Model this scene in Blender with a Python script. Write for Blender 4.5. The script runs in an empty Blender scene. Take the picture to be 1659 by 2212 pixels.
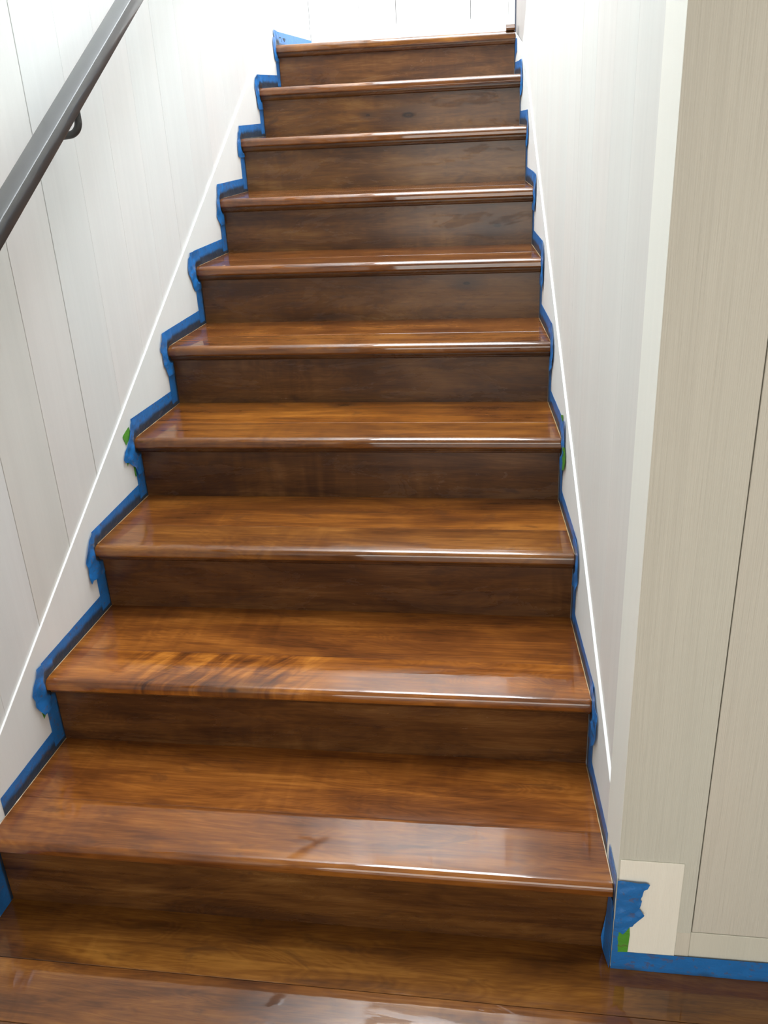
import bpy, bmesh, math, random
from mathutils import Vector, noise as mnoise

sc = bpy.context.scene
col = sc.collection

# ------------------------------------------------------------------ camera
cam_data = bpy.data.cameras.new('camera')
cam = bpy.data.objects.new('camera', cam_data)
col.objects.link(cam)
cam.location = (1.0215, -1.2352, 1.4465)
cam.rotation_euler = (math.radians(66.0361), math.radians(2.6404), math.radians(8.1321))
cam_data.sensor_fit = 'VERTICAL'
cam_data.sensor_height = 36.0
cam_data.lens = 31.363
cam_data.clip_start = 0.02
sc.camera = cam

# ------------------------------------------------------------------ world, lamps, exposure
w = bpy.data.worlds.new('world'); sc.world = w; w.use_nodes = True
w.node_tree.nodes['Background'].inputs[0].default_value = (0.80, 0.88, 1.0, 1)
w.node_tree.nodes['Background'].inputs[1].default_value = 0.6

def area(name, loc, rot, sx, sy, power, color):
    d = bpy.data.lights.new(name, 'AREA'); d.shape = 'RECTANGLE'; d.size = sx; d.size_y = sy
    d.energy = power; d.color = color
    o = bpy.data.objects.new(name, d); col.objects.link(o)
    o.location = loc; o.rotation_euler = rot
    return o
area('skylight_daylight', (0.64, 1.42, 4.12), (0, 0, 0), 1.04, 2.5, 172, (0.86, 0.93, 1.0))
area('landing_window_daylight', (2.22, 2.86, 2.75), (0, math.radians(90), 0), 1.3, 0.42, 58, (0.88, 0.94, 1.0))
area('hall_fill_light', (1.0, -2.9, 1.0), (math.radians(90), 0, 0), 1.8, 1.5, 38, (1.0, 0.965, 0.90))  # added fill lamp behind the camera, brightens the front and right walls

sc.view_settings.view_transform = 'Standard'
sc.view_settings.look = 'None'
sc.view_settings.gamma = 1.0
sc.view_settings.use_curve_mapping = False
sc.view_settings.exposure = 0.0

# ------------------------------------------------------------------ survey of the stair (metres)
SL, SR, SW = 0.0308, -0.0838, 1.2           # left / right skirt planes: x = SL*y and x = SW + SR*y
NOSE = 0.0286
# measured outlines of the tape pieces: (distance behind the nosing, height above the tread)
LT = {
    0: [(0.274, 0.05), (0.068, 0.045)],
    1: [(0.28, 0.05), (-0.027, 0.042), (-0.036, 0.025), (-0.05, 0.013), (-0.062, -0.003), (-0.036, -0.006), (-0.056, -0.021), (-0.058, -0.032), (-0.037, -0.068), (-0.016, -0.072), (-0.023, -0.126)],
    2: [(0.274, 0.049), (-0.011, 0.038), (-0.028, 0.024), (-0.049, -0.001), (-0.059, -0.019), (-0.049, -0.038), (-0.047, -0.052), (-0.055, -0.065), (-0.05, -0.078), (-0.041, -0.072), (-0.021, -0.078), (-0.022, -0.125)],
    3: [(0.268, 0.049), (-0.004, 0.054), (-0.015, 0.042), (-0.018, 0.03), (-0.038, 0.005), (-0.051, -0.004), (-0.068, -0.014), (-0.08, -0.031), (-0.073, -0.041), (-0.059, -0.046), (-0.042, -0.059), (-0.03, -0.069), (-0.011, -0.076), (-0.016, -0.097), (-0.015, -0.122)],
    4: [(0.264, 0.049), (-0.03, 0.045), (-0.035, 0.031), (-0.048, 0.021), (-0.055, 0.006), (-0.053, -0.002), (-0.045, -0.008), (-0.046, -0.026), (-0.045, -0.046), (-0.039, -0.048), (-0.026, -0.077), (-0.018, -0.079), (-0.018, -0.122)],
    5: [(0.256, 0.05), (-0.04, 0.048), (-0.043, 0.038), (-0.057, 0.032), (-0.068, 0.009), (-0.068, -0.007), (-0.059, -0.02), (-0.047, -0.039), (-0.045, -0.05), (-0.036, -0.059), (-0.03, -0.068), (-0.023, -0.066), (-0.022, -0.126)],
    6: [(0.254, 0.046), (-0.015, 0.046), (-0.027, 0.012), (-0.038, -0.005), (-0.04, -0.031), (-0.049, -0.044), (-0.044, -0.055), (-0.037, -0.061), (-0.022, -0.08), (-0.02, -0.121)],
    7: [(0.25, 0.045), (-0.012, 0.042), (-0.019, 0.029), (-0.032, 0.02), (-0.034, 0.008), (-0.041, -0.002), (-0.046, -0.021), (-0.049, -0.048), (-0.043, -0.053), (-0.034, -0.057), (-0.021, -0.058), (-0.019, -0.123)],
    8: [(0.251, 0.049), (-0.024, 0.044), (-0.045, 0.033), (-0.054, 0.019), (-0.063, 0.002), (-0.057, -0.007), (-0.052, -0.02), (-0.048, -0.05), (-0.043, -0.07), (-0.023, -0.071), (-0.022, -0.118)],
    9: [(0.574, 0.044), (-0.026, 0.053), (-0.032, 0.041), (-0.029, 0.026), (-0.048, 0.025), (-0.05, 0.012), (-0.046, -0.029), (-0.039, -0.052), (-0.023, -0.057), (-0.02, -0.104)],
}
RT = {
    0: [(0.274, 0.05), (0.085, 0.046), (0.001, 0.026)],
    1: [(0.282, 0.042), (-0.017, 0.043), (-0.028, 0.036), (-0.032, 0.023), (-0.061, 0.015), (-0.062, -0.036), (-0.045, -0.064), (-0.02, -0.087), (-0.022, -0.126)],
    2: [(0.27, 0.047), (-0.033, 0.043), (-0.05, 0.014), (-0.052, -0.01), (-0.049, -0.036), (-0.04, -0.059), (-0.025, -0.076), (-0.018, -0.134)],
    3: [(0.266, 0.047), (0.027, 0.052), (-0.006, 0.048), (-0.034, 0.062), (-0.049, 0.063), (-0.055, 0.001), (-0.039, -0.033), (-0.033, -0.076), (-0.018, -0.084), (-0.019, -0.123)],
    4: [(0.265, 0.05), (-0.03, 0.051), (-0.049, 0.032), (-0.07, 0.009), (-0.065, -0.028), (-0.051, -0.047), (-0.024, -0.072), (-0.019, -0.124)],
    5: [(0.252, 0.048), (-0.045, 0.049), (-0.067, 0.025), (-0.07, -0.007), (-0.064, -0.068), (-0.056, -0.084), (-0.036, -0.074), (-0.021, -0.124)],
    6: [(0.263, 0.046), (-0.064, 0.044), (-0.072, 0.04), (-0.082, -0.003), (-0.063, -0.063), (-0.043, -0.065), (-0.024, -0.123)],
    7: [(0.238, 0.044), (-0.01, 0.048), (-0.04, 0.022), (-0.069, -0.002), (-0.057, -0.053), (-0.026, -0.065), (-0.011, -0.125)],
    8: [(0.245, 0.047), (-0.035, 0.044), (-0.073, 0.006), (-0.081, -0.012), (-0.075, -0.048), (-0.043, -0.07), (-0.033, -0.119)],
}
RY = [0.0, 0.2966, 0.5967, 0.8857, 1.1714, 1.4573, 1.7334, 2.0075, 2.2791, 2.5502]       # riser faces
TZ = [0.1818, 0.3575, 0.5336, 0.705, 0.8768, 1.0526, 1.2238, 1.3951, 1.5581, 1.7117]     # tread tops
SK = [0.0063, 0.0142, 0.0129, 0.0112, 0.0058, 0.0043, 0.0088, 0.0086, 0.0092, 0.0145]
FRONT_Y = -0.039          # plane of the wall beside the stair foot
LAND_END = 3.10           # back wall of the landing
TOP = 4.2                 # ceiling over the stair
HALL_TOP = 2.5
ORD = ['first', 'second', 'third', 'fourth', 'fifth', 'sixth', 'seventh', 'eighth', 'ninth', 'tenth']

# ------------------------------------------------------------------ node helpers
def new_mat(name):
    m = bpy.data.materials.new(name); m.use_nodes = True
    nt = m.node_tree
    for n in list(nt.nodes): nt.nodes.remove(n)
    out = nt.nodes.new('ShaderNodeOutputMaterial'); p = nt.nodes.new('ShaderNodeBsdfPrincipled')
    nt.links.new(p.outputs[0], out.inputs[0])
    return m, nt, p
def N(nt, t, **kw):
    n = nt.nodes.new(t)
    for k, v in kw.items():
        if k.startswith('_'): setattr(n, k[1:], v)
        else: n.inputs[k.replace('_', ' ')].default_value = v
    return n
def sock(nt, v, inp):
    if hasattr(v, 'is_output') or hasattr(v, 'links'): nt.links.new(v, inp)
    else: inp.default_value = v
def math_(nt, op, a, b=0.0, c=None, clamp=False):
    n = nt.nodes.new('ShaderNodeMath'); n.operation = op; n.use_clamp = clamp
    sock(nt, a, n.inputs[0]); sock(nt, b, n.inputs[1])
    if c is not None: sock(nt, c, n.inputs[2])
    return n.outputs[0]
def mix(nt, fac, a, b, mode='MIX'):
    n = nt.nodes.new('ShaderNodeMix'); n.data_type = 'RGBA'; n.blend_type = mode
    sock(nt, fac, n.inputs[0])
    for v, i in ((a, n.inputs[6]), (b, n.inputs[7])):
        if isinstance(v, tuple) and len(v) == 3: v = v + (1.0,)
        sock(nt, v, i)
    return n.outputs[2]
def ramp(nt, fac, stops):
    n = nt.nodes.new('ShaderNodeValToRGB'); e = n.color_ramp.elements
    while len(e) < len(stops): e.new(0.5)
    for k, (p, c) in enumerate(stops):
        e[k].position = p; e[k].color = c + (1.0,) if len(c) == 3 else c
    nt.links.new(fac, n.inputs[0])
    return n.outputs[0]
def sstep(nt, v, lo, hi):
    n = nt.nodes.new('ShaderNodeMapRange'); n.interpolation_type = 'SMOOTHSTEP'
    sock(nt, v, n.inputs[0]); n.inputs[1].default_value = lo; n.inputs[2].default_value = hi
    return n.outputs[0]
def coords(nt, scale, jitter=9.0):
    tc = nt.nodes.new('ShaderNodeTexCoord'); oi = nt.nodes.new('ShaderNodeObjectInfo')
    off = math_(nt, 'MULTIPLY', oi.outputs['Random'], jitter)
    cx = nt.nodes.new('ShaderNodeCombineXYZ')
    for i, kk in enumerate((1.0, 0.71, 1.37)): nt.links.new(math_(nt, 'MULTIPLY', off, kk), cx.inputs[i])
    add = nt.nodes.new('ShaderNodeVectorMath'); add.operation = 'ADD'
    nt.links.new(tc.outputs['Object'], add.inputs[0]); nt.links.new(cx.outputs[0], add.inputs[1])
    def scaled(s):
        m = nt.nodes.new('ShaderNodeVectorMath'); m.operation = 'MULTIPLY'
        nt.links.new(add.outputs[0], m.inputs[0]); m.inputs[1].default_value = s
        return m.outputs[0]
    return tc, oi, scaled

# ------------------------------------------------------------------ materials
def wood(name, knots=(), curl=0.16, gloss=0.04, coat=1.0, curl_x=None):
    """stained and varnished figured hardwood; grain runs along x"""
    m, nt, p = new_mat(name)
    tc, oi, S = coords(nt, 1)
    def noise(scale, vec, detail=4.0, rough=0.55, dist=0.0):
        n = N(nt, 'ShaderNodeTexNoise', Scale=scale, Detail=detail, Roughness=rough, Distortion=dist)
        nt.links.new(vec, n.inputs['Vector']); return n.outputs['Fac']
    grain = noise(1.0, S((2.2, 26, 26)), 6, 0.62, 0.6)
    fine = noise(1.0, S((9, 170, 170)), 4, 0.7)
    blotch = noise(1.0, S((2.6, 6.5, 6.5)), 3, 0.5, 1.1)
    swirl = noise(1.0, S((1.4, 9.0, 9.0)), 2, 0.5, 2.4)
    rings = math_(nt, 'FRACT', math_(nt, 'MULTIPLY', swirl, 16.0))
    rings = math_(nt, 'MULTIPLY', math_(nt, 'ABSOLUTE', math_(nt, 'SUBTRACT', rings, 0.5)), 2.0)
    curln = noise(1.0, S((26, 5, 5)), 2, 0.5, 0.8)
    curlm = sstep(nt, noise(1.0, S((2.2, 3, 3)), 1), 0.45, 0.68)
    if curl_x:
        sx = nt.nodes.new('ShaderNodeSeparateXYZ'); nt.links.new(tc.outputs['Object'], sx.inputs[0])
        curlm = math_(nt, 'MULTIPLY', sstep(nt, sx.outputs[0], curl_x[0], curl_x[0] + 0.12), sstep(nt, sx.outputs[0], curl_x[1] + 0.15, curl_x[1]))
        rot = nt.nodes.new('ShaderNodeVectorRotate'); rot.rotation_type = 'Z_AXIS'; rot.inputs['Angle'].default_value = 0.55
        nt.links.new(tc.outputs['Object'], rot.inputs['Vector'])
        sc2 = nt.nodes.new('ShaderNodeVectorMath'); sc2.operation = 'MULTIPLY'; nt.links.new(rot.outputs[0], sc2.inputs[0]); sc2.inputs[1].default_value = (24, 5, 5)
        curln = noise(1.0, sc2.outputs[0], 3, 0.6, 0.9)
    v = math_(nt, 'ADD', math_(nt, 'MULTIPLY', grain, 0.50), math_(nt, 'MULTIPLY', blotch, 0.50))
    v = math_(nt, 'ADD', v, math_(nt, 'MULTIPLY', math_(nt, 'SUBTRACT', rings, 0.5), 0.045))
    v = math_(nt, 'ADD', v, math_(nt, 'MULTIPLY', math_(nt, 'MULTIPLY', math_(nt, 'SUBTRACT', curln, 0.5), curlm), curl))
    v = math_(nt, 'ADD', v, math_(nt, 'MULTIPLY', math_(nt, 'SUBTRACT', fine, 0.5), 0.24))
    c = ramp(nt, v, [(0.28, (0.032, 0.0105, 0.003)), (0.43, (0.098, 0.034, 0.0065)), (0.54, (0.165, 0.062, 0.0105)), (0.70, (0.28, 0.122, 0.024))])
    streak = noise(1.0, S((3.0, 70, 70)), 4, 0.7, 0.3)
    c = mix(nt, math_(nt, 'MULTIPLY', sstep(nt, streak, 0.60, 0.75), 0.45), c, (0.045, 0.016, 0.006))
    cloud = noise(1.0, S((4.5, 11, 11)), 4, 0.6, 1.8)
    c = mix(nt, math_(nt, 'MULTIPLY', sstep(nt, cloud, 0.56, 0.72), 0.55), c, (0.060, 0.024, 0.009))
    for (kx, ky, kz, r) in knots:
        mp = nt.nodes.new('ShaderNodeVectorMath'); mp.operation = 'SUBTRACT'
        nt.links.new(tc.outputs['Object'], mp.inputs[0]); mp.inputs[1].default_value = (kx, ky, kz)
        sc_ = nt.nodes.new('ShaderNodeVectorMath'); sc_.operation = 'MULTIPLY'
        nt.links.new(mp.outputs[0], sc_.inputs[0]); sc_.inputs[1].default_value = (0.42, 1.0, 1.0)
        ln = nt.nodes.new('ShaderNodeVectorMath'); ln.operation = 'LENGTH'; nt.links.new(sc_.outputs[0], ln.inputs[0])
        d = math_(nt, 'ADD', ln.outputs['Value'], math_(nt, 'MULTIPLY', math_(nt, 'SUBTRACT', blotch, 0.5), r * 0.9))
        halo = sstep(nt, d, r * 5.5, r * 0.8); core = sstep(nt, d, r, r * 0.55)
        eye = sstep(nt, d, r * 0.5, r * 0.2)
        c = mix(nt, math_(nt, 'MULTIPLY', halo, 0.65), c, (0.045, 0.020, 0.010))
        c = mix(nt, math_(nt, 'MULTIPLY', core, 0.9), c, (0.012, 0.006, 0.004))
        c = mix(nt, math_(nt, 'MULTIPLY', eye, 0.5), c, (0.09, 0.045, 0.02))
    c = mix(nt, 1.0, c, oi.outputs['Color'], 'MULTIPLY')
    nt.links.new(c, p.inputs['Base Color'])
    wn = noise(1.0, S((3.2, 14, 14)), 6, 0.7, 0.8)
    ws = sstep(nt, wn, 0.53, 0.56)
    p.inputs['Roughness'].default_value = 0.42
    p.inputs['Specular IOR Level'].default_value = 0.06
    p.inputs['Coat Weight'].default_value = coat
    nt.links.new(math_(nt, 'ADD', math_(nt, 'MULTIPLY', ws, 0.09), gloss), p.inputs['Coat Roughness'])
    b = N(nt, 'ShaderNodeBump', Strength=0.10, Distance=0.0008)
    hh = math_(nt, 'MULTIPLY', noise(1.0, S((9, 30, 30)), 2), 0.8)
    nt.links.new(hh, b.inputs['Height']); nt.links.new(b.outputs[0], p.inputs['Normal'])
    p.inputs['Coat IOR'].default_value = 1.6
    b2 = N(nt, 'ShaderNodeBump', Strength=0.06, Distance=0.002)
    nt.links.new(noise(1.0, S((10, 22, 22)), 2), b2.inputs['Height']); nt.links.new(b2.outputs[0], p.inputs['Coat Normal'])
    return m

def painted(name, base, contrast=0.06, comb=0.0, vert=2, rough=0.62):
    """pale limed boards: long soft streaks along the board plus fine combed relief"""
    m, nt, p = new_mat(name)
    tc, oi, S = coords(nt, 1)
    s1 = [9, 9, 9]; s1[vert] = 0.35
    s2 = [60, 60, 60]; s2[vert] = 1.1
    s3 = [330, 330, 330]; s3[vert] = 5
    def noise(vec, detail=3, rough_=0.55):
        n = N(nt, 'ShaderNodeTexNoise', Scale=1.0, Detail=detail, Roughness=rough_)
        nt.links.new(vec, n.inputs['Vector']); return n
    a = noise(S(tuple(s1)), 2); b = noise(S(tuple(s2)), 3); f = noise(S(tuple(s3)), 2)
    wide = noise(S((1.6, 1.6, 0.7)), 2)
    if comb:
        wv = N(nt, 'ShaderNodeTexWave', Scale=118.0, Distortion=1.1, Detail=2.0, _wave_type='BANDS', _bands_direction='X'); wv.inputs['Detail Scale'].default_value = 0.4
        nt.links.new(S((1, 1, 0.02)), wv.inputs['Vector'])
    v = math_(nt, 'ADD', math_(nt, 'MULTIPLY', a.outputs['Fac'], 0.5), math_(nt, 'MULTIPLY', b.outputs['Fac'], 0.35))
    v = math_(nt, 'ADD', v, math_(nt, 'MULTIPLY', f.outputs['Fac'], 0.15 + comb * 0.25))
    lo = tuple(x * (1 - contrast * 1.6) for x in base); hi = tuple(min(1, x * (1 + contrast)) for x in base)
    c = ramp(nt, v, [(0.34, lo), (0.66, hi)])
    if comb: c = mix(nt, math_(nt, 'MULTIPLY', wv.outputs['Fac'], 0.16 * comb), c, tuple(x * 0.6 for x in base))
    warm = (base[0] * 1.0, base[1] * 0.955, base[2] * 0.92); cool = (base[0] * 0.95, base[1] * 1.0, base[2] * 0.98)
    tint = ramp(nt, wide.outputs['Fac'], [(0.38, cool), (0.62, warm)])
    c = mix(nt, 0.45, c, tint)
    br = math_(nt, 'ADD', math_(nt, 'MULTIPLY', oi.outputs['Random'], 0.035), 0.972)
    g = nt.nodes.new('ShaderNodeCombineColor')
    for i in range(3): nt.links.new(br, g.inputs[i])
    c = mix(nt, 1.0, c, g.outputs[0], 'MULTIPLY')
    c = mix(nt, 1.0, c, oi.outputs['Color'], 'MULTIPLY')
    nt.links.new(c, p.inputs['Base Color'])
    p.inputs['Roughness'].default_value = rough
    p.inputs['Specular IOR Level'].default_value = 0.3
    bp = N(nt, 'ShaderNodeBump', Strength=0.18 + comb * 0.5, Distance=0.0006 + comb * 0.0006)
    nt.links.new(math_(nt, 'ADD', b.outputs['Fac'], math_(nt, 'MULTIPLY', f.outputs['Fac'], 0.6 + comb)), bp.inputs['Height'])
    nt.links.new(bp.outputs[0], p.inputs['Normal'])
    return m

def tape_mat(name, base, dark):
    m, nt, p = new_mat(name)
    tc, oi, S = coords(nt, 1)
    def noise(vec, detail=3, rough=0.55, dist=0.0):
        n = N(nt, 'ShaderNodeTexNoise', Scale=1.0, Detail=detail, Roughness=rough, Distortion=dist)
        nt.links.new(vec, n.inputs['Vector']); return n.outputs['Fac']
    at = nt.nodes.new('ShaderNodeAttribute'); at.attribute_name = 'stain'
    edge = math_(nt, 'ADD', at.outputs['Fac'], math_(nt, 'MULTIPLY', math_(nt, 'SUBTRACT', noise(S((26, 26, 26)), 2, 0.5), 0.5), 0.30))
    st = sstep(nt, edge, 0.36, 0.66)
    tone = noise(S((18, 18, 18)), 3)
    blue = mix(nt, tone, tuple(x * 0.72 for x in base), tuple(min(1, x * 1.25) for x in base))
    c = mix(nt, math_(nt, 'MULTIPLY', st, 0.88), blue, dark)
    smudge = sstep(nt, noise(S((70, 70, 90)), 3, 0.6), 0.57, 0.66)
    c = mix(nt, math_(nt, 'MULTIPLY', smudge, 0.45), c, (0.13, 0.075, 0.05))
    nt.links.new(c, p.inputs['Base Color'])
    p.inputs['Roughness'].default_value = 0.36
    bp = N(nt, 'ShaderNodeBump', Strength=0.45, Distance=0.0022)
    crease = N(nt, 'ShaderNodeTexNoise', Scale=1.0, Detail=2.0, Distortion=1.5, _noise_dimensions='3D')
    nt.links.new(S((24, 24, 40)), crease.inputs['Vector'])
    cr = math_(nt, 'ABSOLUTE', math_(nt, 'SUBTRACT', crease.outputs['Fac'], 0.5))
    nt.links.new(math_(nt, 'ADD', math_(nt, 'MULTIPLY', cr, 1.6), math_(nt, 'MULTIPLY', noise(S((260, 260, 260)), 1), 0.12)), bp.inputs['Height'])
    nt.links.new(bp.outputs[0], p.inputs['Normal'])
    return m

def plain(name, c, rough=0.6, metal=0.0, coat=0.0, bump=0.0):
    m, nt, p = new_mat(name)
    tc, oi, S = coords(nt, 1)
    n = N(nt, 'ShaderNodeTexNoise', Scale=1.0, Detail=4.0); nt.links.new(S((24, 24, 24)), n.inputs['Vector'])
    nt.links.new(mix(nt, n.outputs['Fac'], tuple(x * 0.88 for x in c), tuple(min(1, x * 1.12) for x in c)), p.inputs['Base Color'])
    p.inputs['Roughness'].default_value = rough; p.inputs['Metallic'].default_value = metal
    p.inputs['Coat Weight'].default_value = coat
    if bump:
        b = N(nt, 'ShaderNodeBump', Strength=bump, Distance=0.0005); n2 = N(nt, 'ShaderNodeTexNoise', Scale=1.0, Detail=3.0)
        nt.links.new(S((400, 400, 400)), n2.inputs['Vector']); nt.links.new(n2.outputs['Fac'], b.inputs['Height']); nt.links.new(b.outputs[0], p.inputs['Normal'])
    return m

M = dict(
    wood=wood('stained_maple'),
    wood_curl=wood('stained_maple_curly', curl=0.95, curl_x=(0.12, 0.52), knots=((0.4322, 0.262, 0.354, 0.011),)),
    wood_k3=wood('stained_maple_small_knot', knots=((0.5319, 1.145, 0.705, 0.005),)),
    wood_r8=wood('stained_maple_dark_knot', gloss=0.20, coat=0.45, knots=((0.6083, 2.279, 1.4447, 0.0125), (0.46, 2.279, 1.45, 0.004))),
    wood_r5=wood('stained_maple_ring_knot', gloss=0.20, coat=0.45, knots=((0.8624, 1.457, 0.9818, 0.0065),)),
    wood_r6=wood('stained_maple_smoky_knot', gloss=0.20, coat=0.45, knots=((0.9456, 1.733, 1.1121, 0.008),)),
    riser=wood('stained_maple_riser', gloss=0.20, coat=0.45, curl=0.30),
    wall=painted('limed_wall_boards', (0.74, 0.74, 0.735), 0.05),
    wallr=painted('limed_wall_boards_right', (0.775, 0.77, 0.74), 0.05),
    skirt=painted('limed_skirt_board', (0.78, 0.79, 0.785), 0.03),
    front=painted('combed_wall_boards', (0.66, 0.65, 0.575), 0.09, comb=1.0),
    cream_lit=painted('limed_corner_board_lit', (0.93, 0.92, 0.86), 0.03),  # lit copy of the corner board: stairwell brightness put into its colour
    block=painted('combed_corner_block', (0.97, 0.945, 0.85), 0.03, comb=0.6),
    base=painted('combed_base_board', (0.72, 0.70, 0.61), 0.05, comb=0.5),
    plaster=plain('cream_plaster', (0.72, 0.71, 0.68), 0.8, bump=0.2),
    backing=plain('dark_joint_backing', (0.10, 0.095, 0.088), 0.9),
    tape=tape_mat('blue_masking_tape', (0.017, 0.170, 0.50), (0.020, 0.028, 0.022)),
    green=tape_mat('green_masking_tape', (0.085, 0.33, 0.035), (0.02, 0.035, 0.012)),
    rail=plain('bronze_rail', (0.060, 0.060, 0.060), 0.30, metal=0.35, coat=0.6, bump=0.1),
    rod=plain('dark_bracket_paint', (0.035, 0.037, 0.036), 0.42),
    ink=plain('ink', (0.012, 0.03, 0.05), 0.6),
    casing=painted('limed_casing', (0.50, 0.46, 0.44), 0.03),
    darktrim=plain('slate_trim', (0.05, 0.06, 0.09), 0.5),
    caulk=plain('amber_varnish_bead', (0.34, 0.24, 0.13), 0.3, coat=0.5),
)

# ------------------------------------------------------------------ object helpers
def link(name, bm, mat, parent=None, color=None, label=None, cat=None, group=None, kind=None, smooth=False):
    me = bpy.data.meshes.new(name); bmesh.ops.recalc_face_normals(bm, faces=bm.faces[:]); bm.to_mesh(me); bm.free()
    me.materials.append(mat)
    if smooth:
        for f in me.polygons: f.use_smooth = True
    o = bpy.data.objects.new(name, me); col.objects.link(o)
    if parent: o.parent = parent
    if color: o.color = tuple(color) + (1.0,)
    for k, v in (('label', label), ('category', cat), ('group', group), ('kind', kind)):
        if v: o[k] = v
    return o
def empty(name, loc=(0, 0, 0), **kw):
    o = bpy.data.objects.new(name, None); col.objects.link(o); o.empty_display_size = 0.1
    for k, v in kw.items():
        if v: o[k] = v
    return o
def hexa(bm, P):
    """8 points: bottom ring (4) then top ring (4)"""
    v = [bm.verts.new(p) for p in P]
    for f in ((0, 3, 2, 1), (4, 5, 6, 7), (0, 1, 5, 4), (1, 2, 6, 5), (2, 3, 7, 6), (3, 0, 4, 7)):
        bm.faces.new([v[i] for i in f])
def box(x0, x1, y0, y1, z0, z1, bm=None):
    bm = bm or bmesh.new()
    hexa(bm, [(x0, y0, z0), (x1, y0, z0), (x1, y1, z0), (x0, y1, z0), (x0, y0, z1), (x1, y0, z1), (x1, y1, z1), (x0, y1, z1)])
    return bm
def bevel(bm, w, seg=1):
    bmesh.ops.bevel(bm, geom=bm.edges[:], offset=w, segments=seg, affect='EDGES', profile=0.5)
    return bm
def lx(y, off=0.0): return SL * y + off
def rx(y, off=0.0): return SW + SR * y + off
def wall_prism(side, poly, off0, off1, bm=None):
    """polygon in (y,z) on a stair-side wall plane, extruded between two offsets from the skirt face (+ = towards the stair)"""
    bm = bm or bmesh.new()
    X = (lambda y, o: lx(y, o)) if side == 'left' else (lambda y, o: rx(y, -o))
    a = [bm.verts.new((X(y, off0), y, z)) for y, z in poly]; b = [bm.verts.new((X(y, off1), y, z)) for y, z in poly]
    n = len(poly)
    bm.faces.new(a); bm.faces.new(list(reversed(b)))
    for i in range(n): bm.faces.new((a[i], b[i], b[(i + 1) % n], a[(i + 1) % n]))
    return bm
def cross_prism(prof, sk, end=0.0022, xcap=None, bm=None):
    """profile in (y,z) run across the stair between the two skirts"""
    bm = bm or bmesh.new()
    A, B = [], []
    for y, z in prof:
        yl, yr = y - sk * 0.5, y + sk * 0.5
        A.append(bm.verts.new((lx(yl) + end, yl, z)))
        B.append(bm.verts.new(((xcap if xcap else rx(yr)) - end, yr, z)))
    n = len(prof)
    bm.faces.new(A); bm.faces.new(list(reversed(B)))
    for i in range(n): bm.faces.new((A[i], B[i], B[(i + 1) % n], A[(i + 1) % n]))
    return bm

# ================================================================== SETTING
rnd = random.Random(7)

# ---- floor of the hall
floor = link('floor', box(-0.1, 2.9, -2.95, 0.30, -0.06, -0.020), M['backing'], kind='structure')
edges = [0.012, -0.137] + [-0.137 - 0.127 * i for i in range(1, 22)]
tints = [(1.0, 0.98, 0.80), (0.92, 0.86, 0.88)]
for i in range(len(edges) - 1):
    y1, y0 = edges[i], edges[i + 1]
    ya = max(y0, -2.9)
    x0 = -0.06
    segs = [(x0, 2.8)] if i < 3 else [(x0, rnd.uniform(0.7, 1.9)), None]
    if segs[-1] is None: segs[-1] = (segs[0][1], 2.8)
    for (a, b) in segs:
        t = tints[i] if i < 2 else tuple(rnd.uniform(0.8, 1.05) for _ in range(1)) * 3
        bmf = box(a + 0.0003, b - 0.0003, ya + 0.0004, y1 - 0.0004, -0.02, 0.0)
        link('plank', bevel(bmf, 0.0009), M['wood'] if i != 1 else M['wood'], floor, color=t)

# ---- floor of the landing
land = link('floor_upper', box(-0.1, 2.45, RY[9] + 0.05, 3.2, TZ[9] - 0.08, TZ[9] - 0.02), M['backing'], kind='structure')
yy = RY[9] - NOSE + 0.131
k = 0
while yy < 3.08:
    y2 = min(yy + 0.127, 3.09)
    link('plank', bevel(box(lx(yy) - 0.0, 2.3 if yy > 2.66 else rx(2.6) - 0.012, yy + 0.0004, y2 - 0.0004, TZ[9] - 0.02, TZ[9]), 0.0009), M['wood'], land)
    yy = y2; k += 1

# ---- left wall: tall limed boards
wl = link('wall_left', wall_prism('left', [(-2.95, -0.05), (3.25, -0.05), (3.25, TOP), (-2.95, TOP)], -0.12, -0.021), M['backing'], kind='structure')
yb = [0.299 + 0.175 * i for i in range(-18, 17)]
wide_gap = {0: 0.0009, 1: 0.0010, 2: 0.0014, 3: 0.0003, 4: 0.0004, 5: 0.0003, 6: 0.0009, 8: 0.0003}
def gap_at(i): return wide_gap.get(i, 0.0003)
for i in range(len(yb) - 1):
    g0, g1 = gap_at(i - 18), gap_at(i - 17)
    y0, y1 = yb[i] + g0, min(yb[i + 1] - g1, LAND_END + 0.02)
    if y0 > LAND_END: break
    y0 = max(y0, -2.9)
    tint = {-1: (0.97, 0.985, 0.995), 0: (0.93, 0.905, 0.875), 1: (0.97, 0.96, 0.95), 2: (0.985, 0.985, 0.985)}.get(i - 18 - 0, (1, 1, 1))
    link('plank', bevel(wall_prism('left', [(y0, 0.0), (y1, 0.0), (y1, TOP), (y0, TOP)], -0.021, -0.0048), 0.0007), M['wall'], wl, color=tint)

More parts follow.
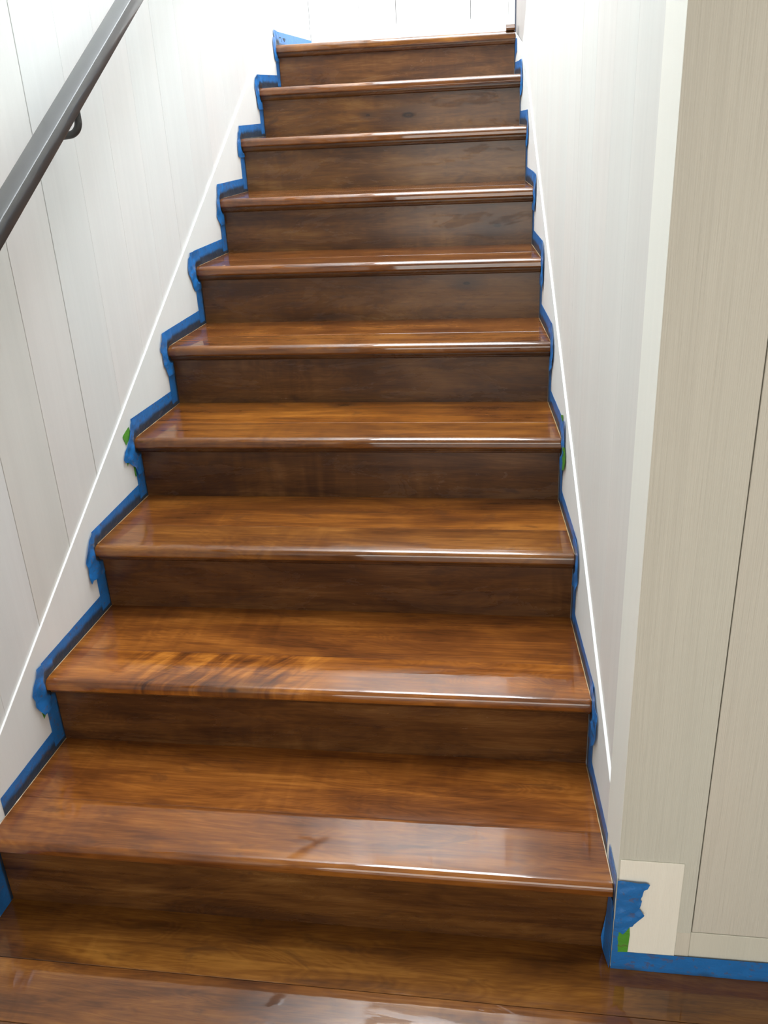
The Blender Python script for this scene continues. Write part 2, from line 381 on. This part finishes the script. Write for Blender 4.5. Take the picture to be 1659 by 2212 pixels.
# ---- left skirt board
def skl(y): return 0.2945 + 0.600 * y
sk_l = [(-0.30, 0.0), (2.5, 0.0)]
poly = [(-0.46, 0.0), (0.03, 0.0)]
for k in range(10):       # lower edge follows the carriage, hidden behind the steps
    poly += [(RY[k] + 0.03, TZ[k] - 0.06)]
    if k < 9: poly += [(RY[k + 1] + 0.03, TZ[k] - 0.06)]
poly += [(2.70, TZ[9] - 0.03), (2.70, skl(2.55)), (2.40, skl(2.40)), (-0.46, skl(-0.46))]
link('trim_1', bevel(wall_prism('left', poly, -0.0048, 0.0), 0.0005), M['skirt'], kind='structure')
link('baseboard_left', bevel(wall_prism('left', [(-2.9, 0.0), (-0.462, 0.0), (-0.462, 0.12), (-2.9, 0.12)], -0.0048, -0.0003), 0.0005), M['skirt'], kind='structure')
link('baseboard_upper_left', bevel(wall_prism('left', [(2.702, TZ[9]), (3.088, TZ[9]), (3.088, TZ[9] + 0.0905), (2.702, TZ[9] + 0.0905)], -0.0048, -0.0003), 0.0005), M['skirt'], kind='structure')

# ---- right wall beside the stair
wr = link('wall_right', wall_prism('right', [(0.10, -0.05), (2.655, -0.05), (2.655, TOP), (0.10, TOP)], -0.11, -0.031), M['backing'], kind='structure')
yr = [0.0705, 0.2612, 0.448, 0.635, 0.822, 1.007, 1.192, 1.377, 1.562, 1.747, 1.932, 2.117]
gr = {4: 0.0011, 1: 0.0003}
for i in range(len(yr)):
    y0 = yr[i] + gr.get(i, 0.00025)
    if i + 1 < len(yr):
        y1 = yr[i + 1] - gr.get(i + 1, 0.00025)
        pl = [(y0, 0.0), (y1, 0.0), (y1, TOP), (y0, TOP)]
    else:       # last board: its end runs a little out of plumb beside the casing
        pl = [(y0, 0.9), (2.46, 0.9), (2.46, 1.58), (2.46, 1.605), (2.235, 1.735), (2.176, 1.80), (2.12, TOP), (y0, TOP)]
        pl = [(y0, 0.9), (2.45, 0.9), (2.45, 1.60), (2.35, 1.622), (2.252, 1.681), (2.176, 1.745), (2.13, 1.83), (2.125, TOP), (y0, TOP)]
    link('plank', bevel(wall_prism('right', pl, -0.031, -0.0055), 0.0007 if i in (3, 4) else 0.0002), M['wallr'], wr)
link('trim_2', wall_prism('right', [(2.130, 1.50), (2.655, 1.50), (2.655, TOP), (2.130, TOP)], -0.0309, -0.0105), M['casing'], kind='structure')
link('trim_3', wall_prism('right', [(2.655, 1.712), (2.675, 1.712), (2.675, TOP), (2.655, TOP)], -0.10, -0.006), M['darktrim'], kind='structure')
def skr(y): return 0.2875 + 0.6167 * y
poly = [(0.0712, 0.0), (0.0712, 0.0)][:1] + [(RY[0] + 0.03 + 0.05, 0.0)]
for k in range(10):
    poly += [(RY[k] + (0.03 if k else 0.08), TZ[k] - 0.06)]
    if k < 9: poly += [(RY[k + 1] + 0.03, TZ[k] - 0.06)]
poly += [(2.60, TZ[9] - 0.06), (2.60, TZ[9] - 0.002), (2.30, skr(2.22)), (2.18, skr(2.18)), (0.0712, skr(0.0712))]
link('trim_4', bevel(wall_prism('right', poly, -0.0055, 0.0), 0.0005), M['skirt'], kind='structure')

# ---- corner board where the stair wall meets the hall wall (an L seen from above; stair-side leg coloured as brighter lit)
def corner_board(ring):
    bm = bmesh.new()
    a = [bm.verts.new((x, y, 0.0)) for x, y in ring]; b = [bm.verts.new((x, y, TOP)) for x, y in ring]
    bm.faces.new(a); bm.faces.new(list(reversed(b)))
    for i in range(4): bm.faces.new((a[i], a[(i + 1) % 4], b[(i + 1) % 4], b[i]))
    return bevel(bm, 0.0006)
xa, xb_ = rx(FRONT_Y), rx(0.0705)
link('trim_5', corner_board([(xa, FRONT_Y), (xa + 0.02, FRONT_Y + 0.02), (xb_ + 0.03, 0.0705), (xb_, 0.0705)]), M['cream_lit'], kind='structure')
link('trim_8', corner_board([(xa + 0.0002, FRONT_Y), (1.3368, FRONT_Y), (1.3368, FRONT_Y + 0.0195), (xa + 0.0202, FRONT_Y + 0.0195)]), M['front'], kind='structure')

# ---- hall wall to the right of the stair foot
wf = link('wall_front', box(1.262, 2.9, FRONT_Y + 0.021, 0.09, -0.05, TOP), M['backing'], kind='structure')
xs = [1.3376 + 0.175 * i for i in range(0, 9)]
for i in range(8):
    z0 = 0.1027 if True else 0
    link('panel', bevel(box(xs[i] + (0.0012 if i == 0 else 0.0004), xs[i + 1] - 0.0004, FRONT_Y + 0.0012, FRONT_Y + 0.021, z0, HALL_TOP + 0.1), 0.0009), M['front'], wf,
         color=(1.02, 1.0, 1.0) if i == 0 else None)
link('baseboard_front', bevel(box(1.3372, 2.74, FRONT_Y + 0.0006, FRONT_Y + 0.021, 0.0, 0.1014), 0.0008), M['base'], kind='structure')
link('trim_6', bevel(box(1.3135, 1.3366, FRONT_Y - 0.0004, FRONT_Y + 0.0002, 0.0, 0.100), 0.0001), M['base'], kind='structure')
link('trim_7', bevel(box(rx(FRONT_Y) + 0.0032, 1.3125, FRONT_Y - 0.0026, FRONT_Y - 0.0001, 0.0, 0.262), 0.0007), M['block'], kind='structure')

# ---- remaining shell of the hall and the stairwell
def slab(name, *a, mat='plaster'): return link(name, box(*a), M[mat], kind='structure')
slab('wall_back_lower', -0.2, 2.9, -3.05, -2.95, 0.0, HALL_TOP)
slab('wall_right_lower', 2.8, 2.9, -2.95, FRONT_Y, 0.0, HALL_TOP)
slab('ceiling_lower', -0.2, 2.9, -2.95, FRONT_Y, HALL_TOP, HALL_TOP + 0.08)
slab('wall_header', -0.02, 1.18, FRONT_Y, FRONT_Y + 0.08, HALL_TOP + 0.09, TOP)
slab('wall_landing_front', rx(2.6) + 0.115, 2.4, 2.56, 2.66, TZ[9] - 0.1, TOP)
slab('wall_landing_right', 2.32, 2.42, 2.66, 3.1, TZ[9] - 0.02, TOP)
slab('ceiling', -0.2, 2.5, FRONT_Y, 3.3, TOP, TOP + 0.1)

wb = link('wall_back', box(-0.1, 2.5, LAND_END + 0.017, LAND_END + 0.12, TZ[9] - 0.1, TOP), M['backing'], kind='structure')
xb = [0.151 + 0.160 * i for i in range(-1, 15)]
for i in range(len(xb) - 1):
    g = {3: 0.0022, 5: 0.0022, 2: 0.0008, 6: 0.0008}.get(i, 0.0003)
    x0, x1 = max(xb[i] + g, lx(3.1) - 0.004), min(xb[i + 1] - 0.0003, 2.318)
    if x1 - x0 < 0.02: continue
    link('plank', bevel(box(x0, x1, LAND_END, LAND_END + 0.017, TZ[9], TOP), 0.0007), M['wall'], wb)
link('baseboard_back', bevel(box(lx(3.1) + 0.001, 2.318, LAND_END - 0.012, LAND_END - 0.0002, TZ[9], TZ[9] + 0.0905), 0.001), M['skirt'], kind='structure')

# ================================================================== STAIRCASE
stair = empty('staircase', label='brown stained wooden staircase of ten steps with fresh glossy varnish', category='staircase')
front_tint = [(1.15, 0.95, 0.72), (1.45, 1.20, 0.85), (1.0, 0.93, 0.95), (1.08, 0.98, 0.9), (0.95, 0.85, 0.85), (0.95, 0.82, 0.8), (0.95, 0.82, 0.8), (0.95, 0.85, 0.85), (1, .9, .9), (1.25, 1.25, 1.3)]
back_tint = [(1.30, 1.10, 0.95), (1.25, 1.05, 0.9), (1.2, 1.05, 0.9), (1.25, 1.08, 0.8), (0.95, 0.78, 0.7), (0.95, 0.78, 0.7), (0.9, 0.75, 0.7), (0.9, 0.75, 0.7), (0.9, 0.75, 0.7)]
riser_shade_tint = [(0.80, 0.86, 0.86), (0.72, 0.76, 0.82), (0.66, 0.70, 0.85), (0.60, 0.66, 0.85), (0.60, 0.68, 0.85), (0.72, 0.82, 0.95), (0.72, 0.82, 0.95), (0.72, 0.84, 0.98), (0.80, 0.88, 0.85), (0.75, 0.80, 0.95)]  # risers tinted darker and duller: shade away from the skylight put into colour
TH = 0.0275
def soft(o):
    for f in o.data.polygons: f.use_smooth = True
    o.data.set_sharp_from_angle(angle=math.radians(28))
def nose_profile(y0, z, y1):
    """bullnose board from its rounded front y0 to the joint y1"""
    r = 0.0138
    pts = [(y1, z - 0.0010), (y1 - 0.0010, z)]
    for i in range(0, 10):          # upper round
        a = math.radians(90 + i * 10); pts.append((y0 + r + r * math.cos(a), z - r + r * math.sin(a)))
    pts.append((y0, z - TH + 0.006))
    for i in range(0, 4):
        a = math.radians(180 + i * 30); q = 0.006; pts.append((y0 + q + q * math.cos(a), z - TH + q + q * math.sin(a)))
    pts.append((y1, z - TH))
    return pts
def moulding_profile(yr_, z):
    pts = [(yr_, z - TH)]
    pts += [(yr_ - 0.0165, z - TH), (yr_ - 0.0165, z - TH - 0.0035)]
    for i in range(1, 7):
        a = math.radians(i * 15); pts.append((yr_ - 0.0165 + 0.0125 * (1 - math.cos(a)), z - TH - 0.0035 - 0.0125 * math.sin(a)))
    pts += [(yr_ - 0.004, z - TH - 0.018), (yr_, z - TH - 0.018)]
    return pts
for k in range(10):
    z = TZ[k]; yn = RY[k] - NOSE; yj = yn + 0.131; sk = SK[k]
    mt = {3: 'wood_k3'}.get(k, 'wood')
    if k < 9:
        yb_ = RY[k + 1] + 0.012
        prof = [(yj + 0.0001, z - TH), (yb_, z - TH), (yb_, z), (yj + 0.0011, z), (yj + 0.0001, z - 0.0010)]
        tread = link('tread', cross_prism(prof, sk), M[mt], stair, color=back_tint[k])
        par = tread
        for sd in (0, 1):      # dried bead of varnish and caulk where the tread meets the skirt
            X = (lambda y, o: lx(y, o)) if sd == 0 else (lambda y, o: rx(y, -o))
            bmc = bmesh.new(); y0_, y1_ = yn + 0.012, RY[k + 1] - 0.004
            n_ = 18; ring = []
            for i in range(n_ + 1):
                y = y0_ + (y1_ - y0_) * i / n_
                wv = 0.0007 + 0.0011 * mnoise.noise(Vector((y * 40, k * 3.1, sd)))
                ring.append([bmc.verts.new(p_) for p_ in ((X(y, 0.0013), y, z + 0.0000), (X(y, 0.0013), y, z + wv * 0.8), (X(y, 0.0022 + wv), y, z + 0.0001))])
            for a_, b_ in zip(ring, ring[1:]):
                for j in range(3): bmc.faces.new((a_[j], a_[(j + 1) % 3], b_[(j + 1) % 3], b_[j]))
            bmc.faces.new(ring[0]); bmc.faces.new(list(reversed(ring[-1])))
            link('caulk_bead', bmc, M['caulk'], tread)
    else:
        par = stair
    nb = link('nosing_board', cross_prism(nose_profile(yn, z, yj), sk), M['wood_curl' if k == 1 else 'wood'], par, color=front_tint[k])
    soft(nb)
    zb = TZ[k - 1] + 0.0001 if k else 0.0001
    prof = [(RY[k], zb), (RY[k] + 0.016, zb), (RY[k] + 0.016, z - TH - 0.0005), (RY[k], z - TH - 0.0005)]
    riser_shade_tint[k] = (riser_shade_tint[k][0] * 0.92, riser_shade_tint[k][1] * 0.90, riser_shade_tint[k][2] * 1.25)
    rs = link('riser', cross_prism(prof, sk), M[{8: 'wood_r8', 5: 'wood_r5', 6: 'wood_r6'}.get(k, 'riser')], stair, color=riser_shade_tint[k])
    md = link('moulding', cross_prism(moulding_profile(RY[k] - 0.0006, z), sk), M['riser'], rs, color=tuple(c * 0.95 for c in riser_shade_tint[k]))
    soft(md)

# small stained block standing at the right end of the top nosing
bmk = bmesh.new()
blk = wall_prism('right', [(2.524, TZ[9] + 0.0004), (2.60, TZ[9] + 0.0004), (2.60, TZ[9] + 0.022), (2.545, TZ[9] + 0.022), (2.524, TZ[9] + 0.010)], 0.003, 0.036)
link('wooden_block', bevel(blk, 0.002, 2), M['wood'], color=(0.6, 0.55, 0.5), label='small dark brown wooden block at the right end of the top step', cat='block')

# ================================================================== HANDRAIL
rail = empty('handrail', label='flat dark bronze metal handrail on a curved bracket along the left wall', category='handrail')
def rail_bm():
    bm = bmesh.new()
    c_, s_ = 1.118, 0.5865
    oa, ob, h = 0.047, 0.089, 0.034
    prof = []
    r = 0.0035
    corners = [(oa, 0.0), (ob, 0.0), (ob, -h), (oa, -h)]
    for ci, (o, zz) in enumerate(corners):
        cx = o + (r if o == oa else -r); cz = zz + (-r if zz == 0 else r)
        a0 = [90, 0, -90, 180][ci]
        for t in ((90, 45, 0) if ci in (0,) else (90, 45, 0)):
            a = math.radians(a0 + (t if True else 0)); prof.append((cx + r * math.cos(a), cz + r * math.sin(a)))
    rings = []
    for y in (-0.35, 1.92):
        rings.append([bm.verts.new((lx(y, o), y, c_ + s_ * y + zz * 1.16)) for o, zz in prof])
    n = len(prof)
    for i in range(n): bm.faces.new((rings[0][i], rings[0][(i + 1) % n], rings[1][(i + 1) % n], rings[1][i]))
    bm.faces.new(rings[0]); bm.faces.new(list(reversed(rings[1])))
    return bm
soft(link('rail', rail_bm(), M['rail'], rail))
def tube(path, r, seg=14):
    bm = bmesh.new(); rings = []
    n = len(path)
    for i, p_ in enumerate(path):
        p_ = Vector(p_)
        t = (Vector(path[min(i + 1, n - 1)]) - Vector(path[max(i - 1, 0)])).normalized()
        u = t.cross(Vector((0, 1, 0))).normalized(); v = t.cross(u)
        rings.append([bm.verts.new(p_ + r * (math.cos(2 * math.pi * j / seg) * u + math.sin(2 * math.pi * j / seg) * v)) for j in range(seg)])
    for a, b in zip(rings, rings[1:]):
        for j in range(seg): bm.faces.new((a[j], a[(j + 1) % seg], b[(j + 1) % seg], b[j]))
    bm.faces.new(rings[0]); bm.faces.new(list(reversed(rings[-1])))
    return bm
def bracket(yc, parent):
    zr = 1.118 + 0.5865 * yc - 0.036
    xo = lx(yc, 0.070)
    R = 0.026
    zl = zr - 0.058
    path = [(xo, yc, zr + 0.004), (xo, yc, zr - 0.01), (xo, yc, zl + R)]
    for i in range(1, 9):
        a = math.radians(i * 85 / 8); path.append((xo - R * (1 - math.cos(a)), yc, zl + R - R * math.sin(a)))
    path.append((lx(yc, -0.012), yc, zl - 0.004))
    b = link('bracket', tube(path, 0.0078), M['rod'], parent, smooth=True)
    fl = bmesh.new()
    bmesh.ops.create_cone(fl, cap_ends=True, segments=24, radius1=0.026, radius2=0.024, depth=0.005)
    for v in fl.verts: v.co = Vector((lx(yc, -0.0133) + v.co.z, yc + v.co.x, zl - 0.004 + v.co.y))
    link('flange', fl, M['rod'], b)
bracket(0.708, rail)
bracket(1.72, rail)

# ================================================================== MASKING TAPE
def profile_dist(y, z):
    """distance from a point on the wall plane to the outline of the steps"""
    best = 9
    def seg(a, b):
        ax, ay = a; bx, by = b; dx, dy = bx - ax, by - ay
        t = max(0, min(1, ((y - ax) * dx + (z - ay) * dy) / (dx * dx + dy * dy)))
        return math.hypot(y - ax - t * dx, z - ay - t * dy)
    for k in range(10):
        zb = TZ[k - 1] if k else 0.0
        yn = RY[k] - NOSE
        best = min(best, seg((RY[k], zb), (RY[k], TZ[k] - 0.045)), seg((RY[k], TZ[k] - 0.045), (yn, TZ[k] - TH)), seg((yn, TZ[k] - TH), (yn, TZ[k])),
                   seg((yn, TZ[k]), (RY[k + 1] if k < 9 else 3.1, TZ[k])))
    return best
def inside(y, z):
    for k in range(10):
        if y > RY[k] - NOSE - 0.001 and TZ[k] - TH - 0.019 < z < TZ[k] + 0.001 and y < RY[k] + 0.02: return True
        if y > RY[k] - 0.001 and z < TZ[k] + 0.001: return True
    return False
def dense(bm, target):
    bmesh.ops.triangulate(bm, faces=bm.faces[:])
    for _ in range(5):
        long_ = [e for e in bm.edges if e.calc_length() > target]
        if not long_: break
        bmesh.ops.subdivide_edges(bm, edges=long_, cuts=1)
        bmesh.ops.triangulate(bm, faces=bm.faces[:])
def tape(side, poly, layer, label, group, crumple=0.0, stain=0.024, mat='tape', parent=None, name='masking_tape', thick=0.0003, top=None):
    bm = bmesh.new()
    X = (lambda y, o: lx(y, o)) if side == 'left' else (lambda y, o: rx(y, -o))
    bm.faces.new([bm.verts.new((0, y, z)) for y, z in poly])
    dense(bm, 0.0060)
    bm.verts.ensure_lookup_table()
    lay = bm.verts.layers.float.new('stain')
    seed = rnd.uniform(0, 40)
    for v in bm.verts:
        y, z = v.co.y, v.co.z
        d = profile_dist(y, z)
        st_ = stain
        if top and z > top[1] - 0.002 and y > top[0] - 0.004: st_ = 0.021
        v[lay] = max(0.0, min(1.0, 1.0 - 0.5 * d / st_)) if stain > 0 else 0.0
        nz = mnoise.noise(Vector((y * 42 + seed, z * 42, seed))) * 0.5 + 0.5
        lift = layer + crumple * max(0.0, nz) * (0.0 if inside(y, z) else min(1.0, d / 0.014))
        v.co.x = X(y, lift)
    r = bmesh.ops.extrude_face_region(bm, geom=bm.faces[:])
    for g in r['geom']:
        if isinstance(g, bmesh.types.BMVert): g.co.x += (thick if side == 'left' else -thick)
    lbl = dict(label=label, cat='tape', group=group) if parent is None else dict(label=label)
    return link(name, bm, M[mat], parent, smooth=False, **lbl)

G = {'left': 'blue masking tape along the left skirt board', 'right': 'blue masking tape along the right skirt board'}
for side, T in (('left', LT), ('right', RT)):
    for k in range(10):
        yn, z = RY[k] - NOSE, TZ[k]
        o = ORD[k]
        step = 'the %s step from the bottom' % o if k < 9 else 'the top step'
        if k < 9:
            t = T[k]
            A = (yn + t[0][0], z + t[0][1]); B = (yn + max(t[1][0], -0.004), z + (t[1][1]))
            pl = [(RY[k + 1] + 0.004, z - 0.003), (RY[k + 1] + 0.004, A[1]), A, B, (B[0] if B[0] > yn + 0.01 else yn + 0.004, z - 0.003)]
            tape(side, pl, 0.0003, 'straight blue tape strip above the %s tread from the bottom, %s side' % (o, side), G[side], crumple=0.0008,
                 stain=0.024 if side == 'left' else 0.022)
        if k in T and k > 0:
            t = T[k]
            start = 1
            chain = [(yn + a, z + b) for a, b in t[1:-1]]
            if chain[0][0] > yn + 0.02: chain = chain[0:]
            zend = chain[-1][1]
            inner = [(RY[k] + 0.002, zend), (RY[k] + 0.002, z - 0.046), (yn + 0.004, z - TH - 0.002), (yn + 0.002, z - 0.012), (yn + 0.012, z - 0.003), (yn + 0.034, z - 0.003), (yn + 0.034, min(chain[0][1], z + 0.046))]
            if chain[0][0] > yn + 0.03: inner = inner[:-1]
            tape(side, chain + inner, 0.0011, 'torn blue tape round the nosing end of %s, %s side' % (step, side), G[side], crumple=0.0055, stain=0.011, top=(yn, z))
        # strip up the riser
        if side == 'left' or k < 9:
            wdt = 0.050 if (side == 'left' or k < 8) else 0.020
            zb = (TZ[k - 1] if k else 0.0)
            pl = [(RY[k] + 0.003, zb + 0.002), (RY[k] - wdt, zb + 0.002), (RY[k] - wdt, z - 0.062), (RY[k] - wdt + 0.02, z - 0.050), (RY[k] + 0.003, z - 0.046)]
            if side == 'right' and k == 0: pl = [(0.003, 0.002), (-0.0385, 0.002), (-0.0385, 0.136), (0.003, 0.136)]
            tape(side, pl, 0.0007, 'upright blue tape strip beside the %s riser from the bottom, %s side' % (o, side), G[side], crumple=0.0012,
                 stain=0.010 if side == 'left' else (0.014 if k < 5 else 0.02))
# ends of the runs
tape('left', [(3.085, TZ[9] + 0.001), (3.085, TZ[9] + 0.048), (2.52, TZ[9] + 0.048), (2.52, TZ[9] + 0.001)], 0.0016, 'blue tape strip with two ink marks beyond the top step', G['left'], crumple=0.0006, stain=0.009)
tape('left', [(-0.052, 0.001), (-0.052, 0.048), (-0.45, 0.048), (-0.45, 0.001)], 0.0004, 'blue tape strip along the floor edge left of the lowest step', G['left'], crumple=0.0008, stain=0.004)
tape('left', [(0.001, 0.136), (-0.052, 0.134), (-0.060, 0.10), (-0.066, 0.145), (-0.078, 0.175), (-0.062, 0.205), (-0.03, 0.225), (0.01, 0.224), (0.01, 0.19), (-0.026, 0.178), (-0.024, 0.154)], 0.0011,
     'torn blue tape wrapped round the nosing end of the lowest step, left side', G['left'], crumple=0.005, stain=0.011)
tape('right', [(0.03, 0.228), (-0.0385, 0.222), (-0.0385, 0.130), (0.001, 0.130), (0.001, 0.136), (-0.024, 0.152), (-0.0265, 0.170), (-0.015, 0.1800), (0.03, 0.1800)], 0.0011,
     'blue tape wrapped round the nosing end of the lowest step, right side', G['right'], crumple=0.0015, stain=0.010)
tape('right', [(2.452, 1.636), (2.456, 1.680), (2.497, 1.684), (2.540, 1.680), (2.548, 1.66), (2.548, 1.60), (2.50, 1.632)], 0.0008, 'small blue tape scrap beside the riser of the top step, right side', G['right'], crumple=0.001, stain=0.006)

# ink marks on the landing tape (a part of that strip)
strip = [o for o in bpy.data.objects if o.get('label', '').startswith('blue tape strip with two ink')][0]
def ink(polyline, wdt):
    bm = bmesh.new()
    for (a, b) in zip(polyline, polyline[1:]):
        d = Vector((b[0] - a[0], b[1] - a[1])).normalized(); n_ = Vector((-d.y, d.x)) * wdt
        pts = [(a[0] + n_.x, a[1] + n_.y), (b[0] + n_.x, b[1] + n_.y), (b[0] - n_.x, b[1] - n_.y), (a[0] - n_.x, a[1] - n_.y)]
        wall_prism('left', pts, 0.0021, 0.0028, bm)
    return bm
link('ink_mark', ink([(2.558, 1.736), (2.575, 1.741), (2.593, 1.741), (2.600, 1.727)], 0.0016), M['ink'], strip)
link('ink_mark', ink([(2.62, 1.7395), (2.655, 1.7395), (2.642, 1.7315), (2.62, 1.7395)], 0.0022), M['ink'], strip)

# ---- green tape scraps that show beside the blue
def scrap(side, pl, layer, label, stain=0.0): tape(side, pl, layer, label, 'green masking tape scraps', crumple=0.001, stain=stain, mat='green')
scrap('left', [(0.8357, 0.7438), (0.799, 0.7328), (0.7949, 0.7289), (0.8074, 0.7036), (0.8269, 0.7134), (0.845, 0.72)], 0.0004, 'largest green tape scrap on the left skirt, above the nosing of the fourth step')
scrap('left', [(0.8261, 0.6371), (0.8462, 0.6287), (0.8406, 0.6066), (0.8291, 0.6087)], 0.0004, 'green tape scrap on the left skirt, below the nosing of the fourth step')
scrap('left', [(0.7941, 0.6657), (0.7962, 0.6499), (0.8052, 0.6592)], 0.0004, 'tiny green tape point on the left skirt under the torn tape of the fourth step')
scrap('left', [(0.2247, 0.3575), (0.2336, 0.3405), (0.2441, 0.3528)], 0.0004, 'tiny green tape point on the left skirt, in front of the second step nosing')
scrap('left', [(0.2285, 0.2964), (0.2319, 0.2786), (0.2448, 0.2868)], 0.0004, 'tiny green tape point on the left skirt, below the torn tape of the second step')
scrap('right', [(0.9004, 0.7552), (0.8552, 0.7688), (0.8506, 0.7524), (0.8805, 0.7435)], 0.0006, 'tiny green tape point on the right skirt above the nosing of the fourth step')
scrap('right', [(0.836, 0.6952), (0.789, 0.7089), (0.7762, 0.6778), (0.7961, 0.650), (0.8261, 0.6377)], 0.0030, 'long green tape scrap on the right skirt below the nosing of the fourth step')

# ---- tape on the face of the hall wall
def face_tape(poly, yface, label, group, crumple, mat='tape', stainfn=None, cat='tape', name='masking_tape'):
    bm = bmesh.new()
    bm.faces.new([bm.verts.new((x, 0, z)) for x, z in poly]); dense(bm, 0.008)
    lay = bm.verts.layers.float.new('stain'); seed = rnd.uniform(0, 30)
    for v in bm.verts:
        v[lay] = stainfn(v.co.x, v.co.z) if stainfn else 0.0
        nz = mnoise.noise(Vector((v.co.x * 60 + seed, v.co.z * 60, seed))) * 0.5 + 0.5
        v.co.y = yface - crumple * nz
    r = bmesh.ops.extrude_face_region(bm, geom=bm.faces[:])
    for g in r['geom']:
        if isinstance(g, bmesh.types.BMVert): g.co.y -= 0.0003
    return link(name, bm, M[mat], label=label, cat=cat, group=group)
GF = 'masking tape at the foot of the hall wall'
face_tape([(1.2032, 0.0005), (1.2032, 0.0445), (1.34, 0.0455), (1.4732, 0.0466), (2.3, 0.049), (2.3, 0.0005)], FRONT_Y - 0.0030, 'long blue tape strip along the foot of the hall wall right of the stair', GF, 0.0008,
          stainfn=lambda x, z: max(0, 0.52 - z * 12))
face_tape([(1.2302, 0.1137), (1.2323, 0.0888), (1.2307, 0.046), (1.2135, 0.0445), (1.2105, 0.0994), (1.2189, 0.099)], FRONT_Y - 0.0033, 'bright green tape piece on the corner below the torn blue tape', 'green masking tape scraps', 0.0015, mat='green')
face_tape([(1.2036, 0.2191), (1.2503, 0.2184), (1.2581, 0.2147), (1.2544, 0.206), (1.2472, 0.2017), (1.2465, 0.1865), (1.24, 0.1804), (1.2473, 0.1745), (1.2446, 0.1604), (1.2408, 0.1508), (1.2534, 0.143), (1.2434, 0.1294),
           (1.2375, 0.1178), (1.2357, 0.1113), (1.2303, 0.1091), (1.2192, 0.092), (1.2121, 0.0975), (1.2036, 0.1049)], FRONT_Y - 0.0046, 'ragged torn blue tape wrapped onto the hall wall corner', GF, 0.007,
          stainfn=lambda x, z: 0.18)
face_tape([(1.2034, 0.046), (1.2034, 0.125), (1.2100, 0.118), (1.2125, 0.095), (1.2135, 0.046)], FRONT_Y - 0.0037, 'narrow blue tape strip down the corner beside the green piece', GF, 0.001)
# loose flap bridging from the riser to the corner
bm = bmesh.new()
fl = [(1.1945, -0.0022, 0.088), (1.1965, -0.004, 0.150), (1.2000, -0.028, 0.152), (1.2014, -0.0402, 0.10), (1.2000, -0.046, 0.006), (1.1925, -0.006, 0.004), (1.1880, -0.004, 0.034)]
a = [bm.verts.new(p_) for p_ in fl]; b = [bm.verts.new((p_[0] - 0.0006, p_[1] - 0.0004, p_[2])) for p_ in fl]
bm.faces.new(a); bm.faces.new(list(reversed(b)))
for i in range(len(fl)): bm.faces.new((a[i], b[i], b[(i + 1) % len(fl)], a[(i + 1) % len(fl)]))
bmesh.ops.triangulate(bm, faces=bm.faces[:])
link('masking_tape', bm, M['tape'], label='loose blue tape flap standing off the corner beside the lowest riser', cat='tape', group=GF)
